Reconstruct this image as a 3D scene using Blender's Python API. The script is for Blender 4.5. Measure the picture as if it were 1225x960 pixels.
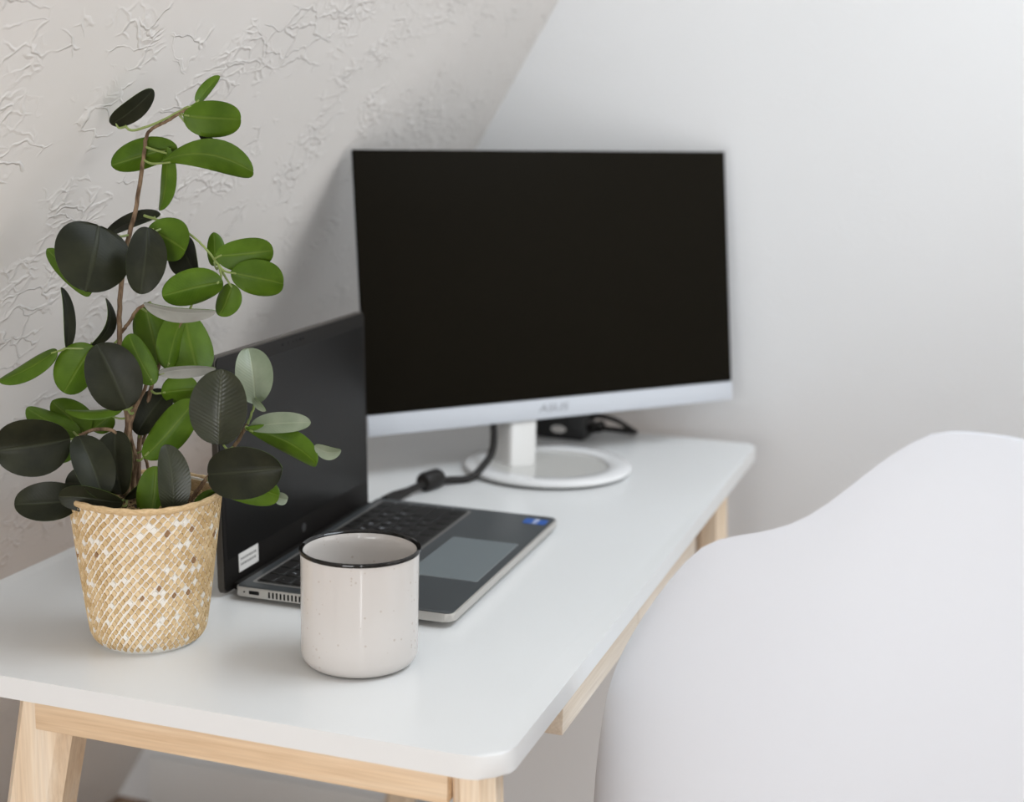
import bpy, bmesh, math, random
from mathutils import Vector, Matrix, noise
random.seed(7)
for o in list(bpy.data.objects): bpy.data.objects.remove(o, do_unlink=True)
SC = bpy.context.scene
COL = SC.collection
pi = math.pi
H = 0.74                                   # height of the desk top above the floor

# ------------------------------------------------------------------ camera
FPX = 1755.46
CAM = Vector((0.2941, -0.8788, H + 0.4373))
CR = Vector((0.94645471, 0.32194482, 0.02397962))
CU = Vector((-0.08607923, 0.18007104, 0.97987999))
CF = Vector((-0.31114925, 0.92947617, -0.19814185))
cd = bpy.data.cameras.new('camera')
cam = bpy.data.objects.new('camera', cd)
COL.objects.link(cam)
M = Matrix((CR, CU, -CF)).transposed().to_4x4()
M.translation = CAM
cam.matrix_world = M
cd.sensor_width = 36.0
cd.lens = 36.0 * FPX / 1225.0
cd.clip_start = 0.02
cd.dof.use_dof = True
cd.dof.focus_distance = 1.18
cd.dof.aperture_fstop = 4.4
SC.camera = cam

# ------------------------------------------------------------------ light
SC.view_settings.view_transform = 'Standard'
SC.view_settings.look = 'None'
SC.view_settings.gamma = 1.0
SC.view_settings.use_curve_mapping = False
SC.view_settings.exposure = -0.04
W = bpy.data.worlds.new('daylight')
SC.world = W
W.use_nodes = True
W.node_tree.nodes['Background'].inputs[0].default_value = (0.86, 0.93, 1.0, 1)
W.node_tree.nodes['Background'].inputs[1].default_value = 0.3

def area(name, loc, direction, sx, sy, watts, col):
    l = bpy.data.lights.new(name, 'AREA')
    l.shape = 'RECTANGLE'; l.size = sx; l.size_y = sy; l.energy = watts; l.color = col
    o = bpy.data.objects.new(name, l); COL.objects.link(o)
    o.location = loc
    o.rotation_euler = Vector(direction).to_track_quat('-Z', 'Y').to_euler()
    return o
# daylight entering through the openings of the room: wall behind the viewer, glazed door, roof light, side wall
area('daylight_low_window', (-0.08, -1.62, 0.74), (0, 1, 0), 0.60, 0.82, 12.5, (0.975, 0.98, 0.99))
area('daylight_glazed_door', (0.715, -1.62, 1.04), (0, 1, 0), 0.11, 1.95, 4.6, (0.97, 0.98, 1.0))
area('daylight_roof_window', (1.05, 0.50, 2.43), (0, 0, -1), 0.9, 1.1, 26, (0.88, 0.96, 1.03))
area('daylight_side_window', (2.61, 0.10, 1.25), (-1, 0, 0), 1.4, 1.4, 11.5, (1.0, 0.97, 0.93))

# ------------------------------------------------------------------ helpers
def at(px, py, depth):
    return CAM + (CF + CR * ((px - 612.5) / FPX) - CU * ((py - 480.0) / FPX)) * depth

def obj(name, bm, mat, parent=None, smooth=True, angle=40):
    me = bpy.data.meshes.new(name)
    if isinstance(bm, bmesh.types.BMesh):
        bmesh.ops.recalc_face_normals(bm, faces=bm.faces)
        bm.to_mesh(me); bm.free()
    else:
        me.from_pydata(*bm)
    mats = mat if isinstance(mat, (list, tuple)) else [mat]
    for m in mats: me.materials.append(m)
    o = bpy.data.objects.new(name, me); COL.objects.link(o)
    if smooth:
        me.polygons.foreach_set('use_smooth', [True] * len(me.polygons))
        try: me.set_sharp_from_angle(angle=math.radians(angle))
        except Exception: pass
    if parent is not None: o.parent = parent
    return o

def empty(name, label, cat, loc=(0, 0, 0), rz=0.0, group=None):
    o = bpy.data.objects.new(name, None); COL.objects.link(o)
    o.empty_display_size = 0.03
    o.location = loc; o.rotation_euler = (0, 0, rz)
    tag(o, label, cat, group)
    return o

def tag(o, label, cat, group=None):
    o['label'] = label; o['category'] = cat
    if group: o['group'] = group
    return o

def struct(o):
    o['kind'] = 'structure'; return o

def box(bm, x0, x1, y0, y1, z0, z1, bev=0.0, seg=2, mi=0):
    g = bmesh.ops.create_cube(bm, size=1.0)
    vs = g['verts']
    for v in vs:
        v.co = Vector((x0 + (v.co.x + .5) * (x1 - x0), y0 + (v.co.y + .5) * (y1 - y0), z0 + (v.co.z + .5) * (z1 - z0)))
    fs = set(f for v in vs for f in v.link_faces)
    for f in fs: f.material_index = mi
    if bev > 0:
        es = list(set(e for v in vs for e in v.link_edges))
        bmesh.ops.bevel(bm, geom=es, offset=bev, segments=seg, profile=0.5, affect='EDGES', clamp_overlap=True)

def newbox(*a, **k):
    bm = bmesh.new(); box(bm, *a, **k); return bm

def round_poly(pts, rads, seg=8):
    out = []
    n = len(pts)
    for i in range(n):
        p, a, b = Vector(pts[i]), Vector(pts[i - 1]), Vector(pts[(i + 1) % n])
        r = rads[i] if isinstance(rads, (list, tuple)) else rads
        if r <= 0: out.append(p); continue
        d1, d2 = (a - p).normalized(), (b - p).normalized()
        ang = d1.angle(d2); t = r / math.tan(ang / 2)
        p1, p2 = p + d1 * t, p + d2 * t
        c = p + (d1 + d2).normalized() * (r / math.sin(ang / 2))
        for k in range(seg + 1):
            u = k / seg
            q = (p1 - c).lerp(p2 - c, u); q = q.normalized() * r
            out.append(c + q)
    return out

def prism(bm, pts, z0, z1, bev=0.0, seg=2, mi=0):
    vb = [bm.verts.new((p[0], p[1], z0)) for p in pts]
    vt = [bm.verts.new((p[0], p[1], z1)) for p in pts]
    n = len(pts)
    ft = bm.faces.new(vt); fb = bm.faces.new(vb[::-1])
    fs = [ft, fb]
    for i in range(n): fs.append(bm.faces.new((vb[i], vb[(i + 1) % n], vt[(i + 1) % n], vt[i])))
    for f in fs: f.material_index = mi
    if bev > 0:
        es = [e for e in ft.edges] + [e for e in fb.edges]
        bmesh.ops.bevel(bm, geom=es, offset=bev, segments=seg, profile=0.5, affect='EDGES')

def lathe(bm, prof, n=64, mi=0, close=False):
    rings = []
    for (r, z) in prof:
        if r < 1e-6: rings.append([bm.verts.new((0, 0, z))])
        else: rings.append([bm.verts.new((r * math.cos(2 * pi * k / n), r * math.sin(2 * pi * k / n), z)) for k in range(n)])
    m = len(rings)
    for i in range(m if close else m - 1):
        a, b = rings[i], rings[(i + 1) % m]
        for k in range(n):
            k2 = (k + 1) % n
            if len(a) == 1 and len(b) == 1: continue
            if len(a) == 1: f = bm.faces.new((a[0], b[k], b[k2]))
            elif len(b) == 1: f = bm.faces.new((a[k], a[k2], b[0]))
            else: f = bm.faces.new((a[k], a[k2], b[k2], b[k]))
            f.material_index = mi

def smooth_path(pts, n=8):
    pts = [Vector(p) for p in pts]
    if len(pts) < 3: return pts
    out = []
    for i in range(len(pts) - 1):
        p0 = pts[max(i - 1, 0)]; p1 = pts[i]; p2 = pts[i + 1]; p3 = pts[min(i + 2, len(pts) - 1)]
        for k in range(n):
            t = k / n
            out.append(0.5 * ((2 * p1) + (-p0 + p2) * t + (2 * p0 - 5 * p1 + 4 * p2 - p3) * t * t + (-p0 + 3 * p1 - 3 * p2 + p3) * t ** 3))
    out.append(pts[-1])
    return out

def tube(bm, pts, rad, n=8, mi=0):
    pts = [Vector(p) for p in pts]
    m = len(pts)
    rs = rad if isinstance(rad, (list, tuple)) else [rad] * m
    up = Vector((0.13, 0.31, 0.94)); rings = []
    for i, p in enumerate(pts):
        t = (pts[min(i + 1, m - 1)] - pts[max(i - 1, 0)]).normalized()
        a = t.cross(up)
        if a.length < 1e-4: a = t.cross(Vector((1, 0, 0)))
        a.normalize(); b = a.cross(t).normalized(); up = b
        rings.append([bm.verts.new(p + (a * math.cos(2 * pi * k / n) + b * math.sin(2 * pi * k / n)) * rs[i]) for k in range(n)])
    for i in range(m - 1):
        for k in range(n):
            f = bm.faces.new((rings[i][k], rings[i][(k + 1) % n], rings[i + 1][(k + 1) % n], rings[i + 1][k])); f.material_index = mi
    f = bm.faces.new(rings[0][::-1]); f.material_index = mi
    f = bm.faces.new(rings[-1]); f.material_index = mi

# ------------------------------------------------------------------ materials
def mat(name, col=(.8, .8, .8), rough=.5, spec=.5, metal=0.0, coat=0.0, coat_r=.1):
    m = bpy.data.materials.new(name); m.use_nodes = True
    b = m.node_tree.nodes['Principled BSDF']
    b.inputs['Base Color'].default_value = (*col, 1); b.inputs['Roughness'].default_value = rough
    b.inputs['Specular IOR Level'].default_value = spec; b.inputs['Metallic'].default_value = metal
    b.inputs['Coat Weight'].default_value = coat; b.inputs['Coat Roughness'].default_value = coat_r
    return m
def bs(m): return m.node_tree.nodes['Principled BSDF']
def nd(m, t, **k):
    n = m.node_tree.nodes.new(t)
    for a, v in k.items():
        if a in n.inputs.keys() if hasattr(n.inputs, 'keys') else False: n.inputs[a].default_value = v
        else: setattr(n, a, v)
    return n
def ln(m, a, b): m.node_tree.links.new(a, b)
def ramp(m, src, stops):
    r = m.node_tree.nodes.new('ShaderNodeValToRGB')
    els = r.color_ramp.elements
    while len(els) < len(stops): els.new(0.5)
    for e, (p, c) in zip(els, stops):
        e.position = p; e.color = (*c, 1) if len(c) == 3 else c
    ln(m, src, r.inputs[0]); return r.outputs[0]
def coords(m, out='Object', scale=(1, 1, 1), rot=(0, 0, 0)):
    tc = m.node_tree.nodes.new('ShaderNodeTexCoord'); mp = m.node_tree.nodes.new('ShaderNodeMapping')
    ln(m, tc.outputs[out], mp.inputs[0]); mp.inputs['Scale'].default_value = scale; mp.inputs['Rotation'].default_value = rot
    return mp.outputs[0]
def noise_tex(m, vec, scale, detail=3, rough=.5, dist=0.0):
    n = m.node_tree.nodes.new('ShaderNodeTexNoise'); ln(m, vec, n.inputs['Vector'])
    n.inputs['Scale'].default_value = scale; n.inputs['Detail'].default_value = detail
    n.inputs['Roughness'].default_value = rough; n.inputs['Distortion'].default_value = dist
    return n
def math_n(m, op, a, b=None, clamp=False):
    n = m.node_tree.nodes.new('ShaderNodeMath'); n.operation = op; n.use_clamp = clamp
    for i, v in enumerate((a, b)):
        if v is None: continue
        if isinstance(v, (int, float)): n.inputs[i].default_value = v
        else: ln(m, v, n.inputs[i])
    return n.outputs[0]
def bump(m, h, strength, dist, prev=None):
    b = m.node_tree.nodes.new('ShaderNodeBump'); b.inputs['Strength'].default_value = strength; b.inputs['Distance'].default_value = dist
    ln(m, h, b.inputs['Height'])
    if prev is not None: ln(m, prev, b.inputs['Normal'])
    return b.outputs[0]

def wall_mat(name, col, strength):
    """hand-trowelled plaster: soft lumps and broken diagonal ridges; UV in metres"""
    m = mat(name, col, .62, .35)
    uv = coords(m, 'UV')
    wob = noise_tex(m, uv, 16, 3, .55)
    add = nd(m, 'ShaderNodeMixRGB', blend_type='ADD'); add.inputs[0].default_value = 0.06
    ln(m, uv, add.inputs[1]); ln(m, wob.outputs['Color'], add.inputs[2])
    mp = m.node_tree.nodes.new('ShaderNodeMapping'); ln(m, add.outputs[0], mp.inputs[0])
    mp.inputs['Rotation'].default_value = (0, 0, -0.9); mp.inputs['Scale'].default_value = (1.0, 2.1, 1)
    v = nd(m, 'ShaderNodeTexVoronoi', feature='DISTANCE_TO_EDGE'); ln(m, mp.outputs[0], v.inputs['Vector']); v.inputs['Scale'].default_value = 22
    ridge = ramp(m, v.outputs['Distance'], [(0.0, (1, 1, 1)), (0.02, (.85, .85, .85)), (0.05, (.0, .0, .0))])
    mk = noise_tex(m, uv, 13, 2, .5); mask = ramp(m, mk.outputs['Fac'], [(.50, (0, 0, 0)), (.60, (1, 1, 1))])
    r1 = math_n(m, 'MULTIPLY', ridge, mask)
    mp2 = m.node_tree.nodes.new('ShaderNodeMapping'); ln(m, add.outputs[0], mp2.inputs[0])
    mp2.inputs['Rotation'].default_value = (0, 0, -0.6); mp2.inputs['Scale'].default_value = (1.0, 1.8, 1); mp2.inputs['Location'].default_value = (.37, .11, 0)
    v2 = nd(m, 'ShaderNodeTexVoronoi', feature='DISTANCE_TO_EDGE'); ln(m, mp2.outputs[0], v2.inputs['Vector']); v2.inputs['Scale'].default_value = 46
    ridge2 = ramp(m, v2.outputs['Distance'], [(0.0, (1, 1, 1)), (0.06, (.6, .6, .6)), (0.16, (0, 0, 0))])
    mk2 = noise_tex(m, uv, 7.3, 3, .6); mask2 = ramp(m, mk2.outputs['Fac'], [(.52, (0, 0, 0)), (.60, (1, 1, 1))])
    r2 = math_n(m, 'MULTIPLY', ridge2, mask2)
    lum = noise_tex(m, uv, 9, 2, .5)
    h = math_n(m, 'ADD', math_n(m, 'MULTIPLY', r1, .7), math_n(m, 'MULTIPLY', r2, .55))
    h = math_n(m, 'ADD', h, math_n(m, 'MULTIPLY', lum.outputs['Fac'], .7))
    ln(m, bump(m, h, strength, .0022), bs(m).inputs['Normal'])
    return m

def wood_mat(name, c1, c2, c3, axis='Y', rough=.48):
    m = mat(name, c2, rough, .4)
    sc = {'X': (1.2, 22, 22), 'Y': (22, 1.2, 22), 'Z': (22, 22, 1.2)}[axis]
    v = coords(m, 'Object', sc)
    n = noise_tex(m, v, 2.2, 5, .6, .6)
    c = ramp(m, n.outputs['Fac'], [(.30, c1), (.5, c2), (.72, c3)])
    sc2 = tuple(s * 6 if s > 2 else s * 3 for s in sc)
    f = noise_tex(m, coords(m, 'Object', sc2), 3.0, 3, .6)
    mx = nd(m, 'ShaderNodeMixRGB', blend_type='MULTIPLY'); mx.inputs[0].default_value = .35
    ln(m, c, mx.inputs[1]); ln(m, ramp(m, f.outputs['Fac'], [(.3, (.62, .55, .48)), (.6, (1, 1, 1))]), mx.inputs[2])
    ln(m, mx.outputs[0], bs(m).inputs['Base Color'])
    ln(m, bump(m, f.outputs['Fac'], .12, .0006), bs(m).inputs['Normal'])
    return m

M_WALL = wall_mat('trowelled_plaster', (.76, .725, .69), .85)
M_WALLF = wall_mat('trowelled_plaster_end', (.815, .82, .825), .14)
M_PAINT = mat('white_paint', (.84, .84, .83), .5, .4)
M_FLOOR = wood_mat('floor_wood', (.20, .12, .07), (.30, .19, .115), (.38, .25, .16), 'Y', .45)
M_TOP = mat('white_laminate', (.775, .78, .775), .28, .42)
n_ = noise_tex(M_TOP, coords(M_TOP, 'Object'), 420, 2, .5); ln(M_TOP, bump(M_TOP, n_.outputs['Fac'], .06, .0004), bs(M_TOP).inputs['Normal'])
BE = ((.66, .45, .27), (.80, .60, .40), (.87, .72, .54))
M_WX, M_WY = (wood_mat('beech_' + a, *BE, axis=a) for a in 'XY')
M_WZ = wood_mat('light_beech', (.74, .55, .37), (.86, .70, .52), (.91, .80, .66), 'Z')
M_WPALE = wood_mat('pale_beech', (.72, .60, .47), (.80, .70, .58), (.86, .78, .68), 'Y')

# ------------------------------------------------------------------ room shell
def wx(zr): return -0.650 + 0.566 * zr          # sloping wall: x at height zr above the desk top
X0, X1 = wx(-H), 2.6
Y0, Y1 = -1.60, 1.12
ZC = 2.42
def quad_uv(name, verts, faces, m, uvf):
    me = bpy.data.meshes.new(name); me.from_pydata(verts, [], faces); me.materials.append(m)
    u = me.uv_layers.new(name='UVMap')
    for l in me.loops: u.data[l.index].uv = uvf(me.vertices[l.vertex_index].co)
    o = bpy.data.objects.new(name, me); COL.objects.link(o); struct(o); return o
T = 0.12
xt = wx(ZC - H)
SL = math.hypot(1, .566)
def slab(name, poly, thick_vec, m, uvf):
    n = len(poly); tv = Vector(thick_vec)
    vs = [Vector(p) for p in poly] + [Vector(p) + tv for p in poly]
    fs = [tuple(range(n)), tuple(range(2 * n - 1, n - 1, -1))] + [(i, i + n, (i + 1) % n + n, (i + 1) % n) for i in range(n)]
    return quad_uv(name, vs, fs, m, uvf)
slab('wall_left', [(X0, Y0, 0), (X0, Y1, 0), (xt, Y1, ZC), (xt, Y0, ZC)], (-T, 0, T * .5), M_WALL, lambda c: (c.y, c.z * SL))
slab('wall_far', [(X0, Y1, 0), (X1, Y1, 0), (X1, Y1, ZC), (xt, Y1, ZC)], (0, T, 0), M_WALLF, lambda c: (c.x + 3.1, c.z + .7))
slab('floor', [(X0, Y0, 0), (X1, Y0, 0), (X1, Y1, 0), (X0, Y1, 0)], (0, 0, -T), M_FLOOR, lambda c: (c.x, c.y))
bm = bmesh.new()
for (a, b, c, d) in ((xt, .55, Y0, Y1), (1.55, X1, Y0, Y1), (.55, 1.55, Y0, -.10), (.55, 1.55, 1.1, Y1)): box(bm, a, b, c, d, ZC, ZC + T)
struct(obj('ceiling', bm, M_PAINT, smooth=False))
def wall_with_holes(name, axis, pos, a0, a1, h1, holes, m):
    """wall at axis=pos from a0..a1, floor to h1, with openings (b0, b1, g0, g1)"""
    bm = bmesh.new(); parts = []; a = a0
    for (b0, b1, g0, g1) in holes:
        parts += [(a, b0, 0, h1), (b0, b1, 0, g0), (b0, b1, g1, h1)]; a = b1
    parts.append((a, a1, 0, h1))
    for (p, q, r, s) in parts:
        if s - r < .001: continue
        if axis == 'x': box(bm, pos, pos + T, p, q, r, s)
        else: box(bm, p, q, pos - T, pos, r, s)
    return struct(obj(name, bm, m, smooth=False))
wall_with_holes('wall_right', 'x', X1, Y0, Y1, ZC, [(-.65, .85, .50, 2.00)], M_PAINT)
wall_with_holes('wall_near', 'y', Y0, X0, X1, ZC, [(-.40, .24, .31, 1.16), (.64, .79, .03, 2.05)], M_PAINT)
def window(name, axis, pos, b0, b1, g0, g1):
    root = bpy.data.objects.new(name, None); COL.objects.link(root); struct(root)
    root['label'] = 'white framed window letting in daylight'
    w = .05 if b1 - b0 > .3 else .012
    def fr(nm, p, q, r, s):
        if axis == 'x': bm = newbox(pos + .03, pos + .09, p, q, r, s, bev=.004)
        else: bm = newbox(p, q, pos - .09, pos - .03, r, s, bev=.004)
        obj(nm, bm, M_PAINT, root)
    fr('window_jamb', b0, b0 + w, g0, g1); fr('window_jamb', b1 - w, b1, g0, g1)
    fr('window_rail', b0 + w, b1 - w, g0, g0 + w); fr('window_rail', b0 + w, b1 - w, g1 - w, g1)
window('window_1', 'x', X1, -.65, .85, .50, 2.00)
window('window_2', 'y', Y0, -.40, .24, .31, 1.16)
window('door_1', 'y', Y0, .64, .79, .03, 2.05)
w3 = bpy.data.objects.new('window_3', None); COL.objects.link(w3); struct(w3); w3['label'] = 'white framed roof window in the ceiling'
for a, b, c, d in ((.55, .60, -.10, 1.1), (1.50, 1.55, -.10, 1.1), (.60, 1.50, -.10, -.05), (.60, 1.50, 1.05, 1.1)):
    obj('window_rail', newbox(a, b, c, d, ZC + .03, ZC + .09, bev=.004), M_PAINT, w3)
struct(obj('baseboard_far', newbox(X0 + .07, X1, Y1 - .014, Y1, 0, .09, bev=.004), M_PAINT))

# ------------------------------------------------------------------ desk
DD, DL, DT = .5516, 1.038, .0176
desk = empty('desk', 'white topped desk with light wooden legs against the sloping wall', 'desk', (0, 0, 0))
bm = bmesh.new()
prism(bm, round_poly([(-DD, 0), (0, 0), (0, DL), (-DD, DL)], [.03, .030, .018, .018], 10), H - DT, H, bev=.0016)
o = obj('desk_top', bm, M_TOP, desk); o['label'] = 'white rounded-corner desk top'
ZU = H - DT
obj('end_rail', newbox(-.385, -.044, .010, .030, ZU - .027, ZU, bev=.0012), M_WX, desk)
obj('end_rail', newbox(-.385, -.044, DL - .05, DL - .03, ZU - .027, ZU, bev=.0012), M_WX, desk)
obj('back_rail', newbox(-.40, -.38, .06, DL - .06, ZU - .05, ZU, bev=.0012), M_WY, desk)
def leg(x0, x1, y0, y1, splay_x, splay_y):
    bm = newbox(x0, x1, y0, y1, 0, ZU, bev=.0)
    es = [e for e in bm.edges if abs(e.verts[0].co.z - e.verts[1].co.z) > .1]
    bmesh.ops.bevel(bm, geom=es, offset=.009, segments=1, profile=.5, affect='EDGES')
    cx, cy = (x0 + x1) / 2, (y0 + y1) / 2
    for v in bm.verts:
        k = (ZU - v.co.z) / ZU
        v.co.x = cx + (v.co.x - cx) * (1 - .25 * k) + splay_x * (ZU - v.co.z)
        v.co.y = cy + (v.co.y - cy) * (1 - .25 * k) + splay_y * (ZU - v.co.z)
    return obj('leg', bm, M_WZ, desk, smooth=False)
leg(-.404, -.3525, .012, .052, -.20, .0)
leg(-.0445, -.012, .010, .044, .05, .0)
leg(-.404, -.3525, DL - .07, DL - .03, -.20, .0)
leg(-.060, -.022, DL - .125, DL - .085, .05, .0)
obj('front_rail', newbox(-.060, -.044, .044, .195, ZU - .03, ZU, bev=.001), M_WPALE, desk)
for y0, y1 in ((.212, .468), (.4705, .742)):
    d = obj('drawer', newbox(-.040, -.020, y0, y1, ZU - .056, ZU - .0008, bev=.0012), M_WPALE, desk)
    bmb = bmesh.new()
    box(bmb, -.34, -.041, y0 + .012, y0 + .022, ZU - .05, ZU - .006)
    box(bmb, -.34, -.041, y1 - .022, y1 - .012, ZU - .05, ZU - .006)
    box(bmb, -.34, -.041, y0 + .022, y1 - .022, ZU - .05, ZU - .044)
    obj('drawer_box', bmb, M_WX, d, smooth=False)

# ------------------------------------------------------------------ shell chair
M_SHELL = mat('white_moulded_plastic', (.745, .775, .83), .45, .35)
M_STEEL = mat('brushed_steel', (.55, .55, .56), .35, .5, 1.0)
M_BLACKP = mat('black_plastic', (.02, .02, .02), .5, .4)
def shell_pt(phi, u):
    cx, cy, a, wid, dep, front, flare, n = 0.3164, 0.3062, -0.104, 0.3171, 0.2945, 0.2456, -0.2724, 3.0107
    hs = .4448
    h = RIM(abs(phi))
    c, s = math.cos(math.radians(phi)), math.sin(math.radians(phi))
    L = front if c > 0 else dep
    R = 1 / ((abs(c) / L) ** n + (abs(s) / wid) ** n) ** (1 / n)
    r = R * (1 - (1 - u) ** 2.2) * (1 + flare * (u ** 3) * (h - hs))
    z = hs - .01 * (1 - u) + (h - hs) * u ** 2.4
    lx, ly = r * c, r * s
    Fx, Fy = -math.sin(a), math.cos(a)
    return Vector((cx + lx * Fx - ly * Fy, cy + lx * Fy + ly * Fx, z))
KH = [0, 25, 45, 60, 75, 90, 97.5, 105, 112.5, 120, 127.5, 135, 142.5, 150, 157.5, 165, 172.5, 180]
VH = [.4448, .4448, .4462, .4545, .5424, .5426, .5426, .5948, .657, .7213, .7769, .8314, .8865, .8975, .9142, .954, .9845, .9842]
def _ri(x):
    x = abs(x)
    if x > 180: x = 360 - x
    for i in range(len(KH) - 1):
        if x <= KH[i + 1]:
            t = (x - KH[i]) / (KH[i + 1] - KH[i]); return VH[i] * (1 - t) + VH[i + 1] * t
    return VH[-1]
_W = [.5 - .5 * math.cos(2 * pi * (k + 1) / 8) for k in range(7)]
def RIM(x):
    return sum(w * _ri(x + (k - 3) * 2.0) for k, w in enumerate(_W)) / sum(_W)
chair = empty('shell_chair', 'white moulded plastic shell chair pulled up beside the desk', 'chair', (.3164, .3062, 0))
bm = bmesh.new(); NP, NU = 144, 26
vc = bm.verts.new(shell_pt(0, 0) )
rings = []
for j in range(1, NU + 1):
    rings.append([bm.verts.new(shell_pt(-180 + 360 * k / NP, j / NU)) for k in range(NP)])
for k in range(NP): bm.faces.new((vc, rings[0][k], rings[0][(k + 1) % NP]))
for j in range(NU - 1):
    for k in range(NP): bm.faces.new((rings[j][k], rings[j + 1][k], rings[j + 1][(k + 1) % NP], rings[j][(k + 1) % NP]))
bmesh.ops.recalc_face_normals(bm, faces=bm.faces)
for v in bm.verts: v.co -= Vector((.3164, .3062, 0))
sh = obj('seat_shell', bm, M_SHELL, chair, angle=80)
so = sh.modifiers.new('thickness', 'SOLIDIFY'); so.thickness = .007; so.offset = 0
bv = sh.modifiers.new('lip', 'BEVEL'); bv.width = .003; bv.segments = 2; bv.limit_method = 'ANGLE'; bv.angle_limit = math.radians(60)
bm = bmesh.new(); lathe(bm, [(0, .405), (.09, .405), (.09, .425), (0, .438)], 32); obj('seat_plate', bm, M_BLACKP, chair)
bm = bmesh.new(); lathe(bm, [(.0, .07), (.024, .07), (.024, .24), (.016, .25), (.016, .405), (0, .405)], 24); obj('column', bm, M_STEEL, chair)
for k in range(5):
    a = 2 * pi * k / 5 + .3
    bm = bmesh.new(); tube(bm, [(0.015 * math.cos(a), .015 * math.sin(a), .105), (.28 * math.cos(a), .28 * math.sin(a), .062)], [.018, .011], 12)
    obj('base_arm', bm, M_STEEL, chair)
    bm = bmesh.new(); c = Vector((.275 * math.cos(a), .275 * math.sin(a), .026))
    g = bmesh.ops.create_cone(bm, cap_ends=True, segments=20, radius1=.026, radius2=.026, depth=.03)
    bmesh.ops.rotate(bm, verts=bm.verts, matrix=Matrix.Rotation(pi / 2, 3, 'X')); bmesh.ops.rotate(bm, verts=bm.verts, matrix=Matrix.Rotation(a + .7, 3, 'Z'))
    bmesh.ops.translate(bm, verts=bm.verts, vec=c)
    tube(bm, [c + Vector((0, 0, .0)), c + Vector((0, 0, .04))], .006, 8)
    obj('caster', bm, M_BLACKP, chair)

# ------------------------------------------------------------------ monitor
M_SCREEN = mat('matt_black_screen', (.0075, .0060, .0035), .5, .04)
M_MW = mat('white_monitor_plastic', (.58, .605, .65), .36, .4)
M_MGLOSS = mat('glossy_white_base', (.82, .82, .82), .12, .5)
M_LOGO = mat('grey_print', (.28, .29, .32), .5, .4)
MX, MY, MZ, MYAW, MT, MHH, MCH, MW = -.21506, .84815, H + .05503, -.86717, .13098, .30546, .02491, .54
rV = Vector((math.cos(MYAW), -math.sin(MYAW), 0)); nV = Vector((-math.sin(MYAW), -math.cos(MYAW), 0)).normalized()
# monitor-local frame: x = along the panel, -y = toward the viewer, z = up; origin under the panel on the desk
mrz = math.atan2(rV.y, rV.x)
mon = empty('computer_monitor', 'large black monitor with white chin on round white stand', 'monitor', (MX, MY, H), mrz)
RT = Matrix.Translation((0, 0, MZ - H)) @ Matrix.Rotation(-MT, 4, 'X')
def panel(nm, bm, m, parent=mon, **k):
    bmesh.ops.transform(bm, matrix=RT, verts=bm.verts); return obj(nm, bm, m, parent, **k)
hw = MW / 2
panel('screen', newbox(-hw, hw, 0, .006, MCH, MCH + MHH, bev=.0006), M_SCREEN)
ch = panel('chin_bezel', newbox(-hw, hw, -.0015, .010, 0, MCH - .0003, bev=.0012), M_MW)
panel('back_cover', newbox(-hw + .001, hw - .001, .0062, .0095, MCH, MCH + MHH - .001, bev=.001), M_MW)
bm = bmesh.new()
prism(bm, round_poly([(-.19, .02), (.19, .02), (.19, .17), (-.19, .17)], .02, 5), 0, .028, bev=.008)
bmesh.ops.transform(bm, matrix=Matrix.Translation((0, .0098, 0)) @ Matrix.Rotation(pi / 2, 4, 'X').inverted() @ Matrix.Scale(1, 4), verts=bm.verts)
for v in bm.verts: v.co.z = -v.co.z
panel('electronics_housing', bm, M_MW)
def text_mesh(body, size, shear=0.0, space=1.0, extrude=.0002):
    c = bpy.data.curves.new('t', 'FONT'); c.body = body; c.size = size; c.align_x = 'CENTER'; c.align_y = 'CENTER'; c.shear = shear; c.extrude = extrude; c.space_character = space
    t = bpy.data.objects.new('t', c); COL.objects.link(t)
    d = bpy.context.evaluated_depsgraph_get(); mm = bpy.data.meshes.new_from_object(t.evaluated_get(d)); bpy.data.objects.remove(t)
    return mm
def text_part(name, body, size, matrix, m, parent, **k):
    mm = text_mesh(body, size, **k); mm.name = name; mm.transform(matrix); mm.materials.clear(); mm.materials.append(m)
    o = bpy.data.objects.new(name, mm); COL.objects.link(o); o.parent = parent; return o
text_part('logo', 'ASUS', .0125, RT @ Matrix.Translation((-.016, -.0017, MCH * .52)) @ Matrix.Rotation(pi / 2, 4, 'X') @ Matrix.Scale(1.5, 4, (1, 0, 0)), M_LOGO, ch, shear=.2)
# stand: ring base with a sunken glossy dish, leaning neck
q = Matrix.Rotation(-mrz, 3, 'Z') @ Vector((-.2155 - MX, .7885 - MY, 0)); RC = (q.x, q.y)
bm = bmesh.new()
lathe(bm, [(0, .0026), (.098, .0026), (.1015, .005), (.1015, .008), (.0985, .0105), (.076, .0105), (.0735, .0085), (.0735, .0050), (0, .0050)], 72)
bmesh.ops.translate(bm, verts=bm.verts, vec=(RC[0], RC[1], 0))
base = obj('stand_base', bm, M_MGLOSS, mon)
bm = bmesh.new(); lathe(bm, [(0, .0050), (.073, .0050), (.073, .0060), (0, .0060)], 64)
bmesh.ops.translate(bm, verts=bm.verts, vec=(RC[0], RC[1], 0)); obj('dish', bm, mat('polished_dish', (.60, .59, .56), .07, .8), base)
bm = bmesh.new(); lathe(bm, [(0, 0), (.093, 0), (.093, .0026), (0, .0026)], 48)
bmesh.ops.translate(bm, verts=bm.verts, vec=(RC[0], RC[1], 0)); obj('rubber_foot', bm, M_BLACKP, base)
bm = bmesh.new()
prism(bm, round_poly([(-.019, -.02), (.019, -.02), (.019, .035), (-.019, .035)], .004, 4), 0, .16, bev=.001)
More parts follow.
